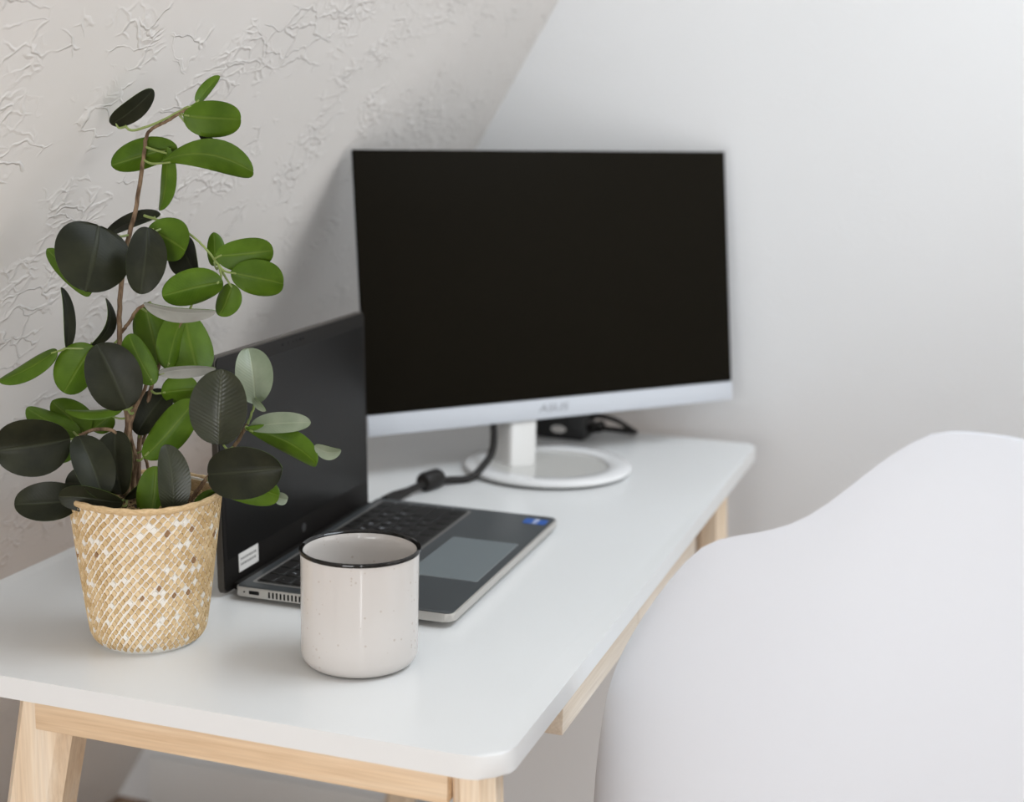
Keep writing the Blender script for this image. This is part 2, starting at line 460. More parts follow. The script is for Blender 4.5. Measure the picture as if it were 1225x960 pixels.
for v in bm.verts:
    k = v.co.z / .16
    v.co.x += RC[0] - .027 + (.012 - RC[0]) * k; v.co.y += RC[1] + .034 + k * (.055 - RC[1])
    v.co.z = .0060 + v.co.z
obj('neck', bm, mat('neck_white', (.70, .69, .67), .35, .45), mon)

# ------------------------------------------------------------------ laptop
M_SILVER = mat('silver_aluminium', (.52, .50, .47), .38, .5, .55)
M_DECK = mat('dark_grey_deck', (.070, .078, .082), .42, .45, .25)
M_PAD = mat('touchpad_grey', (.21, .24, .25), .35, .5, .2)
M_PADE = mat('touchpad_edge', (.55, .57, .58), .3, .5, .6)
M_KEY = mat('black_key', (.012, .011, .010), .5, .4)
M_WELL = mat('key_well', (.035, .034, .032), .5, .4)
M_BEZ = mat('black_bezel', (.013, .0115, .0105), .5, .2)
M_LCD = mat('laptop_screen', (.005, .0045, .004), .30, .24)
M_LIDE = mat('lid_edge_grey', (.085, .075, .065), .45, .4, .3)
M_HOLE = mat('port_black', (.006, .006, .006), .7, .2)
M_PAPER = mat('white_sticker', (.74, .72, .69), .6, .3)
M_PRINT = mat('grey_ink', (.30, .29, .28), .6, .3)
M_BLUE = mat('blue_sticker', (.035, .12, .42), .4, .4)
M_WINK = mat('white_ink', (.75, .78, .85), .5, .3)
LYAW = -.01449
# local frame: x = toward the user (front edge at 0, hinge at -0.205), y = along the hinge (near side 0, far side .321)
lap = empty('laptop', 'open dark grey laptop with black keyboard beside the potted plant', 'laptop', (-.1235, .2247, H), -LYAW)
LW, LB, LHH = .321, .2052, .0135
bm = bmesh.new()
prism(bm, round_poly([(0, 0), (0, LW), (-LB, LW), (-LB, 0)], [.008, .008, .004, .004], 5), .0042, LHH - .0008, bev=.0009)
for v in bm.verts:                                  # wedge: the underside rises toward the front edge
    if v.co.z < .008: v.co.z += .0015 * max(0, (v.co.x + .05) / .05)
body = obj('base_body', bm, M_SILVER, lap)
bm = bmesh.new()
prism(bm, round_poly([(-.0016, .0016), (-.0016, LW - .0016), (-LB + .001, LW - .0016), (-LB + .001, .0016)], [.007, .007, .003, .003], 5), LHH - .0010, LHH, bev=.0003)
deck = obj('deck', bm, M_DECK, lap)
for (fx, fy) in ((-.02, .03), (-.02, .29), (-.185, .03), (-.185, .29)):
    bm = bmesh.new(); lathe(bm, [(0, 0), (.007, 0), (.007, .006), (0, .006)], 16); bmesh.ops.translate(bm, verts=bm.verts, vec=(fx, fy, 0))
    obj('rubber_foot', bm, M_BLACKP, lap)
# touchpad with its bright cut edge
bm = bmesh.new(); prism(bm, round_poly([(-.0095, .089), (-.0095, .2135), (-.078, .2135), (-.078, .089)], .002, 3), LHH - .0004, LHH + .00025)
rim_o = obj('touchpad_rim', bm, M_PADE, deck)
bm = bmesh.new(); prism(bm, round_poly([(-.0099, .0893), (-.0099, .2128), (-.0776, .2128), (-.0776, .0893)], .002, 3), LHH - .0003, LHH + .0004)
obj('touchpad', bm, M_PAD, lap)
# keyboard tray and keys
KX0, KX1, KY0, KY1 = -.1935, -.0945, .0165, .3055
bm = bmesh.new(); prism(bm, round_poly([(KX1 + .003, KY0 - .003), (KX1 + .003, KY1 + .003), (KX0 - .003, KY1 + .003), (KX0 - .003, KY0 - .003)], .004, 4), LHH - .0004, LHH + .0002)
M_TRAYE = mat('tray_edge', (.30, .29, .275), .35, .5, .5)
obj('keyboard_surround', bm, M_TRAYE, lap)
bm = bmesh.new(); prism(bm, round_poly([(KX1, KY0), (KX1, KY1), (KX0, KY1), (KX0, KY0)], .003, 4), LHH - .0003, LHH + .0005)
kb = obj('keyboard', bm, M_WELL, lap)
rowh = (KX1 - KX0 - .002) / 6
rows = [[1] * 14, [1] * 13 + [1.9], [1.5] + [1] * 12 + [1.4], [1.75] + [1] * 11 + [2.1], [2.2] + [1] * 10 + [2.6], [1.2, 1, 1, 1.2, 5.2, 1.2, 1.1, 1, 1, 1]]
key_mesh = {}
for ri, row in enumerate(rows):
    tot = sum(row); unit = (KY1 - KY0 - .002) / tot; y = KY0 + .001
    xc = KX0 + .001 + rowh * (ri + .5)
    for wkey in row:
        wd = wkey * unit
        kk = round(wd, 5)
        if kk not in key_mesh:
            b2 = newbox(-rowh / 2 + .0011, rowh / 2 - .0011, -wd / 2 + .0011, wd / 2 - .0011, 0, .0013, bev=.0005, seg=1)
            ko = obj('key', b2, M_KEY, kb); key_mesh[kk] = ko.data
        else:
            ko = bpy.data.objects.new('key', key_mesh[kk]); COL.objects.link(ko); ko.parent = kb
        ko.location = (xc, y + wd / 2, LHH + .0005); y += wd
# key legends (letters, digits) printed on the caps
leg_rows = [(1, '`1234567890-='), (2, ' QWERTYUIOP[]'), (3, " ASDFGHJKL;'"), (4, ' ZXCVBNM,./')]
bm_all = bmesh.new()
for ri, s in leg_rows:
    row = rows[ri]; tot = sum(row); unit = (KY1 - KY0 - .002) / tot; y = KY0 + .001; xc = KX0 + .001 + rowh * (ri + .5)
    for i, ch_ in enumerate(s):
        wd = row[i] * unit
        if ch_ != ' ':
            tm = text_mesh(ch_, .0052, extrude=.00003)
            tm.transform(Matrix.Translation((xc - .001, y + wd / 2 - .001, LHH + .00186)) @ Matrix.Rotation(pi / 2, 4, 'Z'))
            bm_all.from_mesh(tm); bpy.data.meshes.remove(tm)
        y += wd
mm = bpy.data.meshes.new('key_legends'); bm_all.to_mesh(mm); bm_all.free(); mm.materials.append(M_WINK)
ko = bpy.data.objects.new('key_legends', mm); COL.objects.link(ko); ko.parent = kb; ko['kind'] = 'stuff'
# blue sticker
bm = bmesh.new(); prism(bm, round_poly([(-.006, .288), (-.006, .306), (-.030, .306), (-.030, .288)], .0015, 3), LHH - .0001, LHH + .0003)
st = obj('sticker', bm, M_BLUE, lap); st['label'] = 'small blue sticker with white lettering'
text_part('lettering', 'intel', .0105, Matrix.Translation((-.018, .297, LHH + .0004)) @ Matrix.Rotation(pi / 2, 4, 'Z'), M_WINK, st, extrude=.00005)
# ports and vent slots on the near side (y = 0 face)
obj('port', newbox(-.192, -.1815, -.0004, .002, .0068, .0106, bev=.0008), M_HOLE, lap)
bm = bmesh.new(); bmesh.ops.create_uvsphere(bm, u_segments=10, v_segments=6, radius=.0008); bmesh.ops.translate(bm, verts=bm.verts, vec=(-.1965, 0, .0086))
obj('indicator_light', bm, M_HOLE, lap)
vm = None
for k in range(17):
    x = -.172 + k * .0037
    if vm is None:
        vo = obj('vent_slot', newbox(-.0009, .0009, -.0004, .003, -.0028, .0028, bev=.0003, seg=1), M_HOLE, body); vm = vo.data
    else:
        vo = bpy.data.objects.new('vent_slot', vm); COL.objects.link(vo); vo.parent = body
    vo.location = (x, 0, .0085)
# lid
LIDA = .02929
LM = Matrix.Translation((-.21626, 0, .0030)) @ Matrix.Rotation(-LIDA, 4, 'Y')
def lidp(nm, bm, m, parent=lap, **k):
    bmesh.ops.transform(bm, matrix=LM, verts=bm.verts); return obj(nm, bm, m, parent, **k)
LIDH = .2145
def yz_prism(bm, pts, x0, x1, bev=0):
    prism(bm, pts, x0, x1, bev=bev)
    for v in bm.verts: v.co = Vector((v.co.z, v.co.x, v.co.y))
bm = bmesh.new(); yz_prism(bm, round_poly([(0, 0), (LW, 0), (LW, LIDH), (0, LIDH)], [.006, .006, .007, .007], 5), -.0060, -.0004, bev=.0008)
lid = lidp('lid', bm, M_LIDE)
bm = bmesh.new(); yz_prism(bm, round_poly([(.0016, .0016), (LW - .0016, .0016), (LW - .0016, LIDH - .0016), (.0016, LIDH - .0016)], .0055, 5), -.0008, .0006, bev=.0003)
bez = lidp('bezel', bm, M_BEZ)
bm = bmesh.new(); yz_prism(bm, [(.0075, .030), (LW - .0075, .030), (LW - .0075, LIDH - .0155), (.0075, LIDH - .0155)], .0000, .0008)
lidp('display', bm, M_LCD)
bm = bmesh.new()
for yy, r in ((.128, .0016), (.140, .0011), (.150, .0009), (.158, .0009), (.166, .0014), (.172, .0014)):
    b2 = bmesh.new(); lathe(b2, [(0, 0), (r, 0), (r, .0004), (0, .0004)], 12)
    for v in b2.verts: v.co = Vector((v.co.z + .0006, v.co.x + yy, v.co.y + LIDH - .008))
    t_ = bpy.data.meshes.new('t'); b2.to_mesh(t_); b2.free(); bm.from_mesh(t_)
lidp('webcam', bm, M_HOLE, bez)
bm = bmesh.new(); lathe(bm, [(0, 0), (.0045, 0), (.0045, .0004), (0, .0004)], 20)
for v in bm.verts: v.co = Vector((v.co.z + .0006, v.co.x + LW / 2, v.co.y + .019))
lidp('badge', bm, mat('badge_grey', (.16, .16, .16), .3, .5, .8), bez)
# hinge cover along the back of the base
obj('hinge', newbox(-.2140, -LB + .001, .012, LW - .012, .004, .0115, bev=.0025), M_BEZ, lap)
# paper label stuck on the bottom bezel, with two lines of grey print
bm = bmesh.new(); yz_prism(bm, [(.0270, .0130), (.0640, .0130), (.0640, .0300), (.0270, .0300)], .0007, .0012)
lab = lidp('paper_label', bm, M_PAPER, bez); lab['label'] = 'white paper label with grey print'
rr = random.Random(3); bm = bmesh.new()
for zl in (.0245, .0195):
    y = .0300
    while y < .059:
        w_ = rr.uniform(.0015, .0045)
        b2 = bmesh.new(); yz_prism(b2, [(y, zl - .0011), (y + w_, zl - .0011), (y + w_, zl + .0011), (y, zl + .0011)], .0010, .00135)
        t_ = bpy.data.meshes.new('t'); b2.to_mesh(t_); b2.free(); bm.from_mesh(t_); y += w_ + .0011
bm2 = bm; bmesh.ops.transform(bm2, matrix=LM, verts=bm2.verts); pr_ = obj('label_print', bm2, M_PRINT, bez, smooth=False); pr_['kind'] = 'stuff'

# ------------------------------------------------------------------ cable of the laptop
M_CABLE = mat('black_cable', (.012, .010, .009), .5, .3)
cable = empty('power_cable', 'black cable with thick plug running from laptop to behind monitor', 'cable', (-.309, .649, H))
OFF = Vector((-.309, .649, H))
P = [(-.327, .560, .0085), (-.322, .592, .0085), (-.312, .640, .0100), (-.299, .672, .0060), (-.2817, .694, .0055), (-.273, .714, .0165), (-.270, .735, .028), (-.277, .762, .044), (-.290, .790, .062), (-.305, .815, .085), (-.315, .835, .11)]
bm = bmesh.new(); tube(bm, [Vector(p) + Vector((0, 0, H)) - OFF for p in smooth_path(P, 10)], .0044, 10); obj('cord', bm, M_CABLE, cable)
bm = bmesh.new(); tube(bm, [Vector(p) + Vector((0, 0, H)) - OFF for p in ((-.3275, .5475, .0085), (-.3250, .570, .0085), (-.3205, .598, .0085))], [.0062, .0066, .0046], 14); obj('plug', bm, M_CABLE, cable)
bm = bmesh.new()
a_, b_ = Vector((-.3165, .628, .0113)), Vector((-.3075, .662, .0113))
dv = (b_ - a_)
tube(bm, [a_ + dv * t + Vector((0, 0, H)) - OFF for t in (0, .05, .15, .85, .95, 1)], [.0055, .0095, .0112, .0112, .0095, .0055], 16); obj('ferrite_bead', bm, M_CABLE, cable)

# ------------------------------------------------------------------ power adapter behind the monitor
ad = empty('power_adapter', 'black power adapter with oval white mark behind the monitor stand', 'adapter', (-.232, .985, H), .0)
obj('adapter_body', newbox(-.075, .014, -.028, .028, 0, .034, bev=.004, seg=3), M_BLACKP, ad)
bm = bmesh.new(); lathe(bm, [(0, 0), (.0105, 0), (.0105, .0006), (0, .0006)], 24)
for v in bm.verts: v.co = Vector((v.co.x - .022, -.0281 - v.co.z, v.co.y * .5 + .0135))
obj('oval_mark', bm, M_PAPER, ad)
bm = bmesh.new(); tube(bm, smooth_path([(.010, .0, .026), (.024, .002, .030), (.046, .012, .024), (.066, .030, .008), (.062, .044, .0036), (.02, .046, .0036), (-.08, .044, .0036)], 8), .0035, 8)
obj('adapter_cord', bm, M_CABLE, ad)
bm = bmesh.new(); tube(bm, smooth_path([(.012, -.010, .014), (.024, -.020, .022), (.034, -.012, .024), (.030, .002, .012), (.012, .004, .008)], 8), .003, 8)
obj('cord_loop', bm, M_CABLE, ad)

# ------------------------------------------------------------------ mug
M_MUG = mat('speckled_cream_glaze', (.60, .565, .535), .10, .5)
v_ = nd(M_MUG, 'ShaderNodeTexVoronoi', feature='F1'); ln(M_MUG, coords(M_MUG, 'Object'), v_.inputs['Vector']); v_.inputs['Scale'].default_value = 300
sep = nd(M_MUG, 'ShaderNodeSeparateColor'); ln(M_MUG, v_.outputs['Color'], sep.inputs[0])
pick = math_n(M_MUG, 'GREATER_THAN', sep.outputs[0], .80)
size_ = math_n(M_MUG, 'MULTIPLY', sep.outputs[1], .34)
dot = math_n(M_MUG, 'LESS_THAN', v_.outputs['Distance'], size_)
k_ = math_n(M_MUG, 'MULTIPLY', math_n(M_MUG, 'MULTIPLY', dot, pick), .40)
mx = nd(M_MUG, 'ShaderNodeMixRGB'); ln(M_MUG, k_, mx.inputs[0]); mx.inputs[1].default_value = (.60, .565, .535, 1); mx.inputs[2].default_value = (.36, .27, .20, 1)
ln(M_MUG, mx.outputs[0], bs(M_MUG).inputs['Base Color'])
M_RIM = mat('black_glaze_rim', (.006, .005, .0045), .10, .4)
GR, GH = .0474, .0947
mug = empty('mug', 'speckled cream ceramic mug with black rim in front of the laptop', 'mug', (-.1664, .1309, H))
prof = [(0, .0012), (.034, .0012), (.0345, 0), (.0375, 0)]
for k in range(9):
    a = -pi / 2 + (pi / 2) * k / 8; prof.append((.0345 + .0118 * math.cos(a), .0118 + .0118 * math.sin(a)))
prof += [(.0464, .03), (.0464, .06), (.0465, .085), (.0468, GH - .0024), (.0455, GH - .0008), (.0443, GH - .0022), (.0438, .085), (.0436, .05), (.0434, .016)]
for k in range(1, 7):
    a = (pi / 2) * k / 6; prof.append((.0354 + .008 * math.cos(a), .014 - .008 * math.sin(a)))
prof.append((0, .0055))
bm = bmesh.new(); lathe(bm, prof, 80); obj('mug_body', bm, M_MUG, mug)
bm = bmesh.new()
lathe(bm, [(.0464, GH - .0030), (.0475, GH - .0024), (.0479, GH - .0012), (.0474, GH + .0001), (.0462, GH + .0006), (.0450, GH), (.0442, GH - .0012), (.0446, GH - .0026)], 80, close=True)
obj('rim', bm, M_RIM, mug)

# ------------------------------------------------------------------ potted plant
PC = Vector((-.3475, .1130, H))
plant = empty('potted_plant', 'leafy green plant in a woven tan and white basket', 'potted plant', PC)
RB, RTOP, HP = .0445, .0605, .124
M_BASKET = mat('white_washed_straw', (.88, .85, .79), .6, .3)
n_ = noise_tex(M_BASKET, coords(M_BASKET, 'Object'), 300, 3, .6)
ln(M_BASKET, bump(M_BASKET, n_.outputs['Fac'], .5, .0008), bs(M_BASKET).inputs['Normal'])
M_CHIP = mat('straw_strip', (.6, .43, .24), .55, .35)
at_ = nd(M_CHIP, 'ShaderNodeVertexColor'); at_.layer_name = 'tone'
ln(M_CHIP, at_.outputs['Color'], bs(M_CHIP).inputs['Base Color'])
M_STRAW = mat('straw_rim', (.60, .42, .22), .55, .35)
n_ = noise_tex(M_STRAW, coords(M_STRAW, 'Object', (60, 60, 260)), 4, 3, .6)
ln(M_STRAW, ramp(M_STRAW, n_.outputs['Fac'], [(.3, (.46, .30, .14)), (.6, (.66, .48, .27)), (.8, (.76, .6, .38))]), bs(M_STRAW).inputs['Base Color'])
def pot_r(z):
    t = max(0, min(1, z / HP))
    return RB + (RTOP - RB) * (t ** .85) - .006 * max(0, 1 - z / .012) ** 2
bm = bmesh.new()
pr = [(0, 0)] + [(pot_r(z) - .0008, z) for z in (0, .003, .006, .010, .016, .025, .04, .055, .07, .085, .1, .112, HP)] + [(RTOP - .003, HP)] + [(pot_r(z) - .004, z) for z in (.11, .09, .075)] + [(0, .075)]
lathe(bm, pr, 96); bk = obj('planter_basket', bm, M_BASKET, plant); bk['label'] = 'tapered basket woven of tan straw with white wash'
# diamond strips of the weave, each a raised tile
bm = bmesh.new(); cl = bm.loops.layers.float_color.new('tone')
rw = random.Random(11); NC = 52; rowp = .0038; nrow = int((HP - .005) / rowp)
for j in range(nrow):
    z = .0040 + rowp * (j + .4)
    for k in range(NC):
        th = 2 * pi * (k + .5 * (j % 2) + rw.uniform(-.05, .05)) / NC
        zz = z + rw.uniform(-.0003, .0003); r = pot_r(zz); cw = 2 * pi * r / NC
        a, b = cw * .345 * rw.uniform(.82, 1.08), rowp * .70 * rw.uniform(.82, 1.08)
        x = rw.random()
        if x < .08: c = (.82, .78, .71)
        elif x < .095: c = (.30, .17, .08)
        else:
            t = rw.random(); c = tuple(p * (1 - t) + q_ * t for p, q_ in zip((.56, .38, .18), (.74, .56, .33)))
        pts = []
        sk = rw.uniform(.0, .22)
        for (du, dv) in ((-a, -b * .12), (-a * sk - a * .10, -b), (-a * sk + a * .18, -b * .96), (a, b * .12), (a * sk + a * .10, b), (a * sk - a * .18, b * .96)):
            zc = zz + dv; pts.append((th + du / r, zc))
        up_ = [bm.verts.new(((pot_r(zc) + .0004) * math.cos(t), (pot_r(zc) + .0004) * math.sin(t), zc)) for t, zc in pts]
        mt_, mz_ = sum(p[0] for p in pts) / 6, sum(p[1] for p in pts) / 6
        lo_ = [bm.verts.new(((pot_r(zc) - .0012) * math.cos(mt_ + (t - mt_) * 1.15), (pot_r(zc) - .0012) * math.sin(mt_ + (t - mt_) * 1.15), mz_ + (zc - mz_) * 1.15)) for t, zc in pts]
        fs = [bm.faces.new(up_)]
        for i in range(6): fs.append(bm.faces.new((lo_[i], lo_[(i + 1) % 6], up_[(i + 1) % 6], up_[i])))
        for f in fs:
            for l in f.loops: l[cl] = (*c, 1)
wv = obj('weave_strips', bm, M_CHIP, bk, smooth=False); wv['kind'] = 'stuff'
# rolled straw rims
bm = bmesh.new()
ring_ = [Vector((RTOP * math.cos(2 * pi * k / 80), RTOP * math.sin(2 * pi * k / 80), HP + .0006 * math.sin(3 * 2 * pi * k / 80 + 1))) for k in range(80)]
vs_ = []
for k, p in enumerate(ring_):
    d = Vector((p.x, p.y, 0)).normalized(); rr_ = .0021 + .0003 * math.sin(k * 1.7)
    vs_.append([bm.verts.new(p + d * rr_ * math.cos(2 * pi * i / 10) + Vector((0, 0, rr_ * 1.3 * math.sin(2 * pi * i / 10)))) for i in range(10)])
for k in range(80):
    for i in range(10): bm.faces.new((vs_[k][i], vs_[(k + 1) % 80][i], vs_[(k + 1) % 80][(i + 1) % 10], vs_[k][(i + 1) % 10]))
obj('rim', bm, M_STRAW, bk)
bm = bmesh.new(); lathe(bm, [(pot_r(z) - .0046, z) for z in (.085, .10, .112, .1225)] + [(pot_r(z) - .0040, z) for z in (.1225, .112, .10, .085)], 64, close=True)
obj('lining', bm, M_STRAW, bk)
# soil with fibres
M_SOIL = mat('dark_soil', (.05, .035, .022), .9, .2)
n_ = noise_tex(M_SOIL, coords(M_SOIL, 'Object'), 160, 4, .7)
ln(M_SOIL, ramp(M_SOIL, n_.outputs['Fac'], [(.35, (.018, .012, .008)), (.55, (.09, .06, .035)), (.7, (.22, .155, .085))]), bs(M_SOIL).inputs['Base Color'])
ln(M_SOIL, bump(M_SOIL, n_.outputs['Fac'], 1.0, .004), bs(M_SOIL).inputs['Normal'])
bm = bmesh.new(); lathe(bm, [(0, .116), (.02, .115), (.04, .113), (.052, .110), (.0535, .090), (0, .090)], 40)
for v in bm.verts:
    if v.co.z > .1: v.co.z += .004 * noise.noise(v.co * 90)
obj('soil', bm, M_SOIL, plant)
M_FIB = mat('dry_fibre', (.36, .25, .13), .7, .2)
bm = bmesh.new(); rf = random.Random(5)
for k in range(320):
    a, r = rf.uniform(0, 2 * pi), .052 * math.sqrt(rf.random()); b = rf.uniform(0, 2 * pi); L = rf.uniform(.006, .016)
    c = Vector((r * math.cos(a), r * math.sin(a), .1145)); d = Vector((math.cos(b), math.sin(b), 0)) * L * .5
    if (c + d).xy.length > .054 or (c - d).xy.length > .054: continue
    tube(bm, [c - d, c + Vector((0, 0, rf.uniform(.001, .004))), c + d], .0005, 4)
fb = obj('moss_fibres', bm, M_FIB, plant); fb['kind'] = 'stuff'

# --- stems
M_STEM = mat('brown_stem', (.17, .105, .06), .7, .25)
n_ = noise_tex(M_STEM, coords(M_STEM, 'Object', (1, 1, .3)), 240, 3, .6)
ln(M_STEM, ramp(M_STEM, n_.outputs['Fac'], [(.35, (.085, .05, .028)), (.6, (.25, .165, .10))]), bs(M_STEM).inputs['Base Color'])
ln(M_STEM, bump(M_STEM, n_.outputs['Fac'], .6, .001), bs(M_STEM).inputs['Normal'])
M_STALK = mat('green_stalk', (.23, .29, .085), .45, .4)
D0 = 1.19
def leaf_mat(name, c1, c2, rib, rough, spec, veins, trans):
    m = mat(name, c1, rough, spec)
    uv = coords(m, 'UV')
    sx = nd(m, 'ShaderNodeSeparateXYZ'); ln(m, uv, sx.inputs[0])
    n1 = noise_tex(m, coords(m, 'Object'), 38, 3, .55)
    base_ = ramp(m, n1.outputs['Fac'], [(.35, c1), (.68, c2)])
    au = math_n(m, 'ABSOLUTE', sx.outputs[0])
    ribk = ramp(m, au, [(0.0, (1, 1, 1)), (.035, (.8, .8, .8)), (.075, (0, 0, 0))])
    k = math_n(m, 'MULTIPLY', ribk, .45)
    mx_ = nd(m, 'ShaderNodeMixRGB'); ln(m, k, mx_.inputs[0]); ln(m, base_, mx_.inputs[1]); mx_.inputs[2].default_value = (*rib, 1)
    ln(m, mx_.outputs[0], bs(m).inputs['Base Color'])
    # side veins running out and forward from the midrib
    w = math_n(m, 'SUBTRACT', math_n(m, 'MULTIPLY', sx.outputs[1], 1.0), math_n(m, 'MULTIPLY', au, .22))
    s_ = math_n(m, 'SINE', math_n(m, 'MULTIPLY', w, 115.0))
    h = math_n(m, 'ADD', math_n(m, 'MULTIPLY', s_, veins), math_n(m, 'MULTIPLY', ribk, -1.2))
    h = math_n(m, 'ADD', h, math_n(m, 'MULTIPLY', n1.outputs['Fac'], .8))
    ln(m, bump(m, h, .30, .0009), bs(m).inputs['Normal'])
    if trans > 0:
        tr = nd(m, 'ShaderNodeBsdfTranslucent'); ln(m, mx_.outputs[0], tr.inputs['Color'])
        ms = nd(m, 'ShaderNodeMixShader'); ms.inputs[0].default_value = trans
        ln(m, bs(m).outputs[0], ms.inputs[1]); ln(m, tr.outputs[0], ms.inputs[2])
        ln(m, ms.outputs[0], m.node_tree.nodes['Material Output'].inputs[0])
    return m
M_LTOP = leaf_mat('leaf_top', (.013, .0145, .008), (.024, .026, .013), (.045, .05, .027), .42, .16, .05, 0)
M_LVEIN = leaf_mat('veined_leaf_top', (.022, .025, .013), (.036, .040, .022), (.06, .065, .035), .32, .32, .20, 0)
M_LBOT = leaf_mat('leaf_underside', (.050, .100, .004), (.082, .148, .009), (.15, .21, .03), .45, .18, .05, .0)
M_LSHEEN = leaf_mat('leaf_top_painted_sheen', (.30, .30, .27), (.40, .40, .37), (.5, .5, .46), .4, .5, .05, 0)  # light grey paints in the sheen of a leaf top at grazing angle
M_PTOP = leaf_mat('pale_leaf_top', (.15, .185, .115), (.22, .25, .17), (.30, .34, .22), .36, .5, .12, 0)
stems = []
def stem(pts, r0, r1):
    # pts: (px, py, depth offset)
    P3 = smooth_path([at(x, y, D0 + d) for x, y, d in pts], 8)
    n = len(P3); bm = bmesh.new()
    rs = [r0 + (r1 - r0) * i / (n - 1) for i in range(n)]
    jr = random.Random(len(stems))
    tube(bm, [p - PC + Vector((jr.uniform(-1, 1), jr.uniform(-1, 1), 0)) * .0004 for p in P3], rs, 8)
    stems.extend(P3[1:]); return obj('stem', bm, M_STEM if r0 > .0012 else M_STALK, plant)
stem([(162, 618, .0), (158, 560, 0), (150, 480, 0), (143, 400, .004), (147, 320, .008), (163, 245, .008), (172, 185, .006), (178, 158, .004), (200, 145, .0), (225, 130, -.004)], .0026, .0011)
stem([(168, 616, .012), (166, 540, .016), (178, 475, .012), (200, 415, .008), (226, 373, .004)], .0024, .0012)
stem([(152, 616, -.01), (152, 555, -.012), (158, 500, -.010), (178, 452, -.008), (168, 440, -.008)], .0022, .0012)
stem([(150, 560, -.012), (140, 520, -.014), (116, 514, -.018), (94, 522, -.024)], .0018, .0013)
stem([(215, 616, -.004), (228, 598, -.008), (250, 570, -.014), (280, 535, -.020), (296, 508, -.022)], .0021, .0014)
stem([(145, 398, .004), (155, 385, -.002), (165, 370, -.006), (180, 362, -.010)], .0016, .0012)
stem([(172, 258, .008), (196, 266, .0), (222, 277, -.006), (244, 295, -.010), (262, 318, -.012)], .0011, .0009)
stem([(143, 405, .004), (122, 424, .0), (110, 418, -.004), (78, 417, -.008)], .0011, .0008)
stem([(296, 508, -.022), (302, 492, -.024), (306, 476, -.024)], .0011, .0009)
stem([(160, 548, .02), (185, 500, .022), (205, 470, .02)], .0014, .001)

stem([(150, 151, .0), (160, 156, .002), (190, 146, .0), (224, 128, -.004)], .0012, .0009)
stem([(172, 620, -.012), (160, 585, -.006), (163, 550, -.012), (156, 515, -.004), (160, 470, -.010), (150, 430, 0)], .0019, .0011)
stem([(145, 618, .01), (154, 575, .004), (148, 530, .010), (156, 490, .004), (147, 450, .004)], .0017, .0011)
stem([(195, 620, .02), (180, 570, .02), (172, 530, .018), (182, 490, .014)], .0016, .0011)

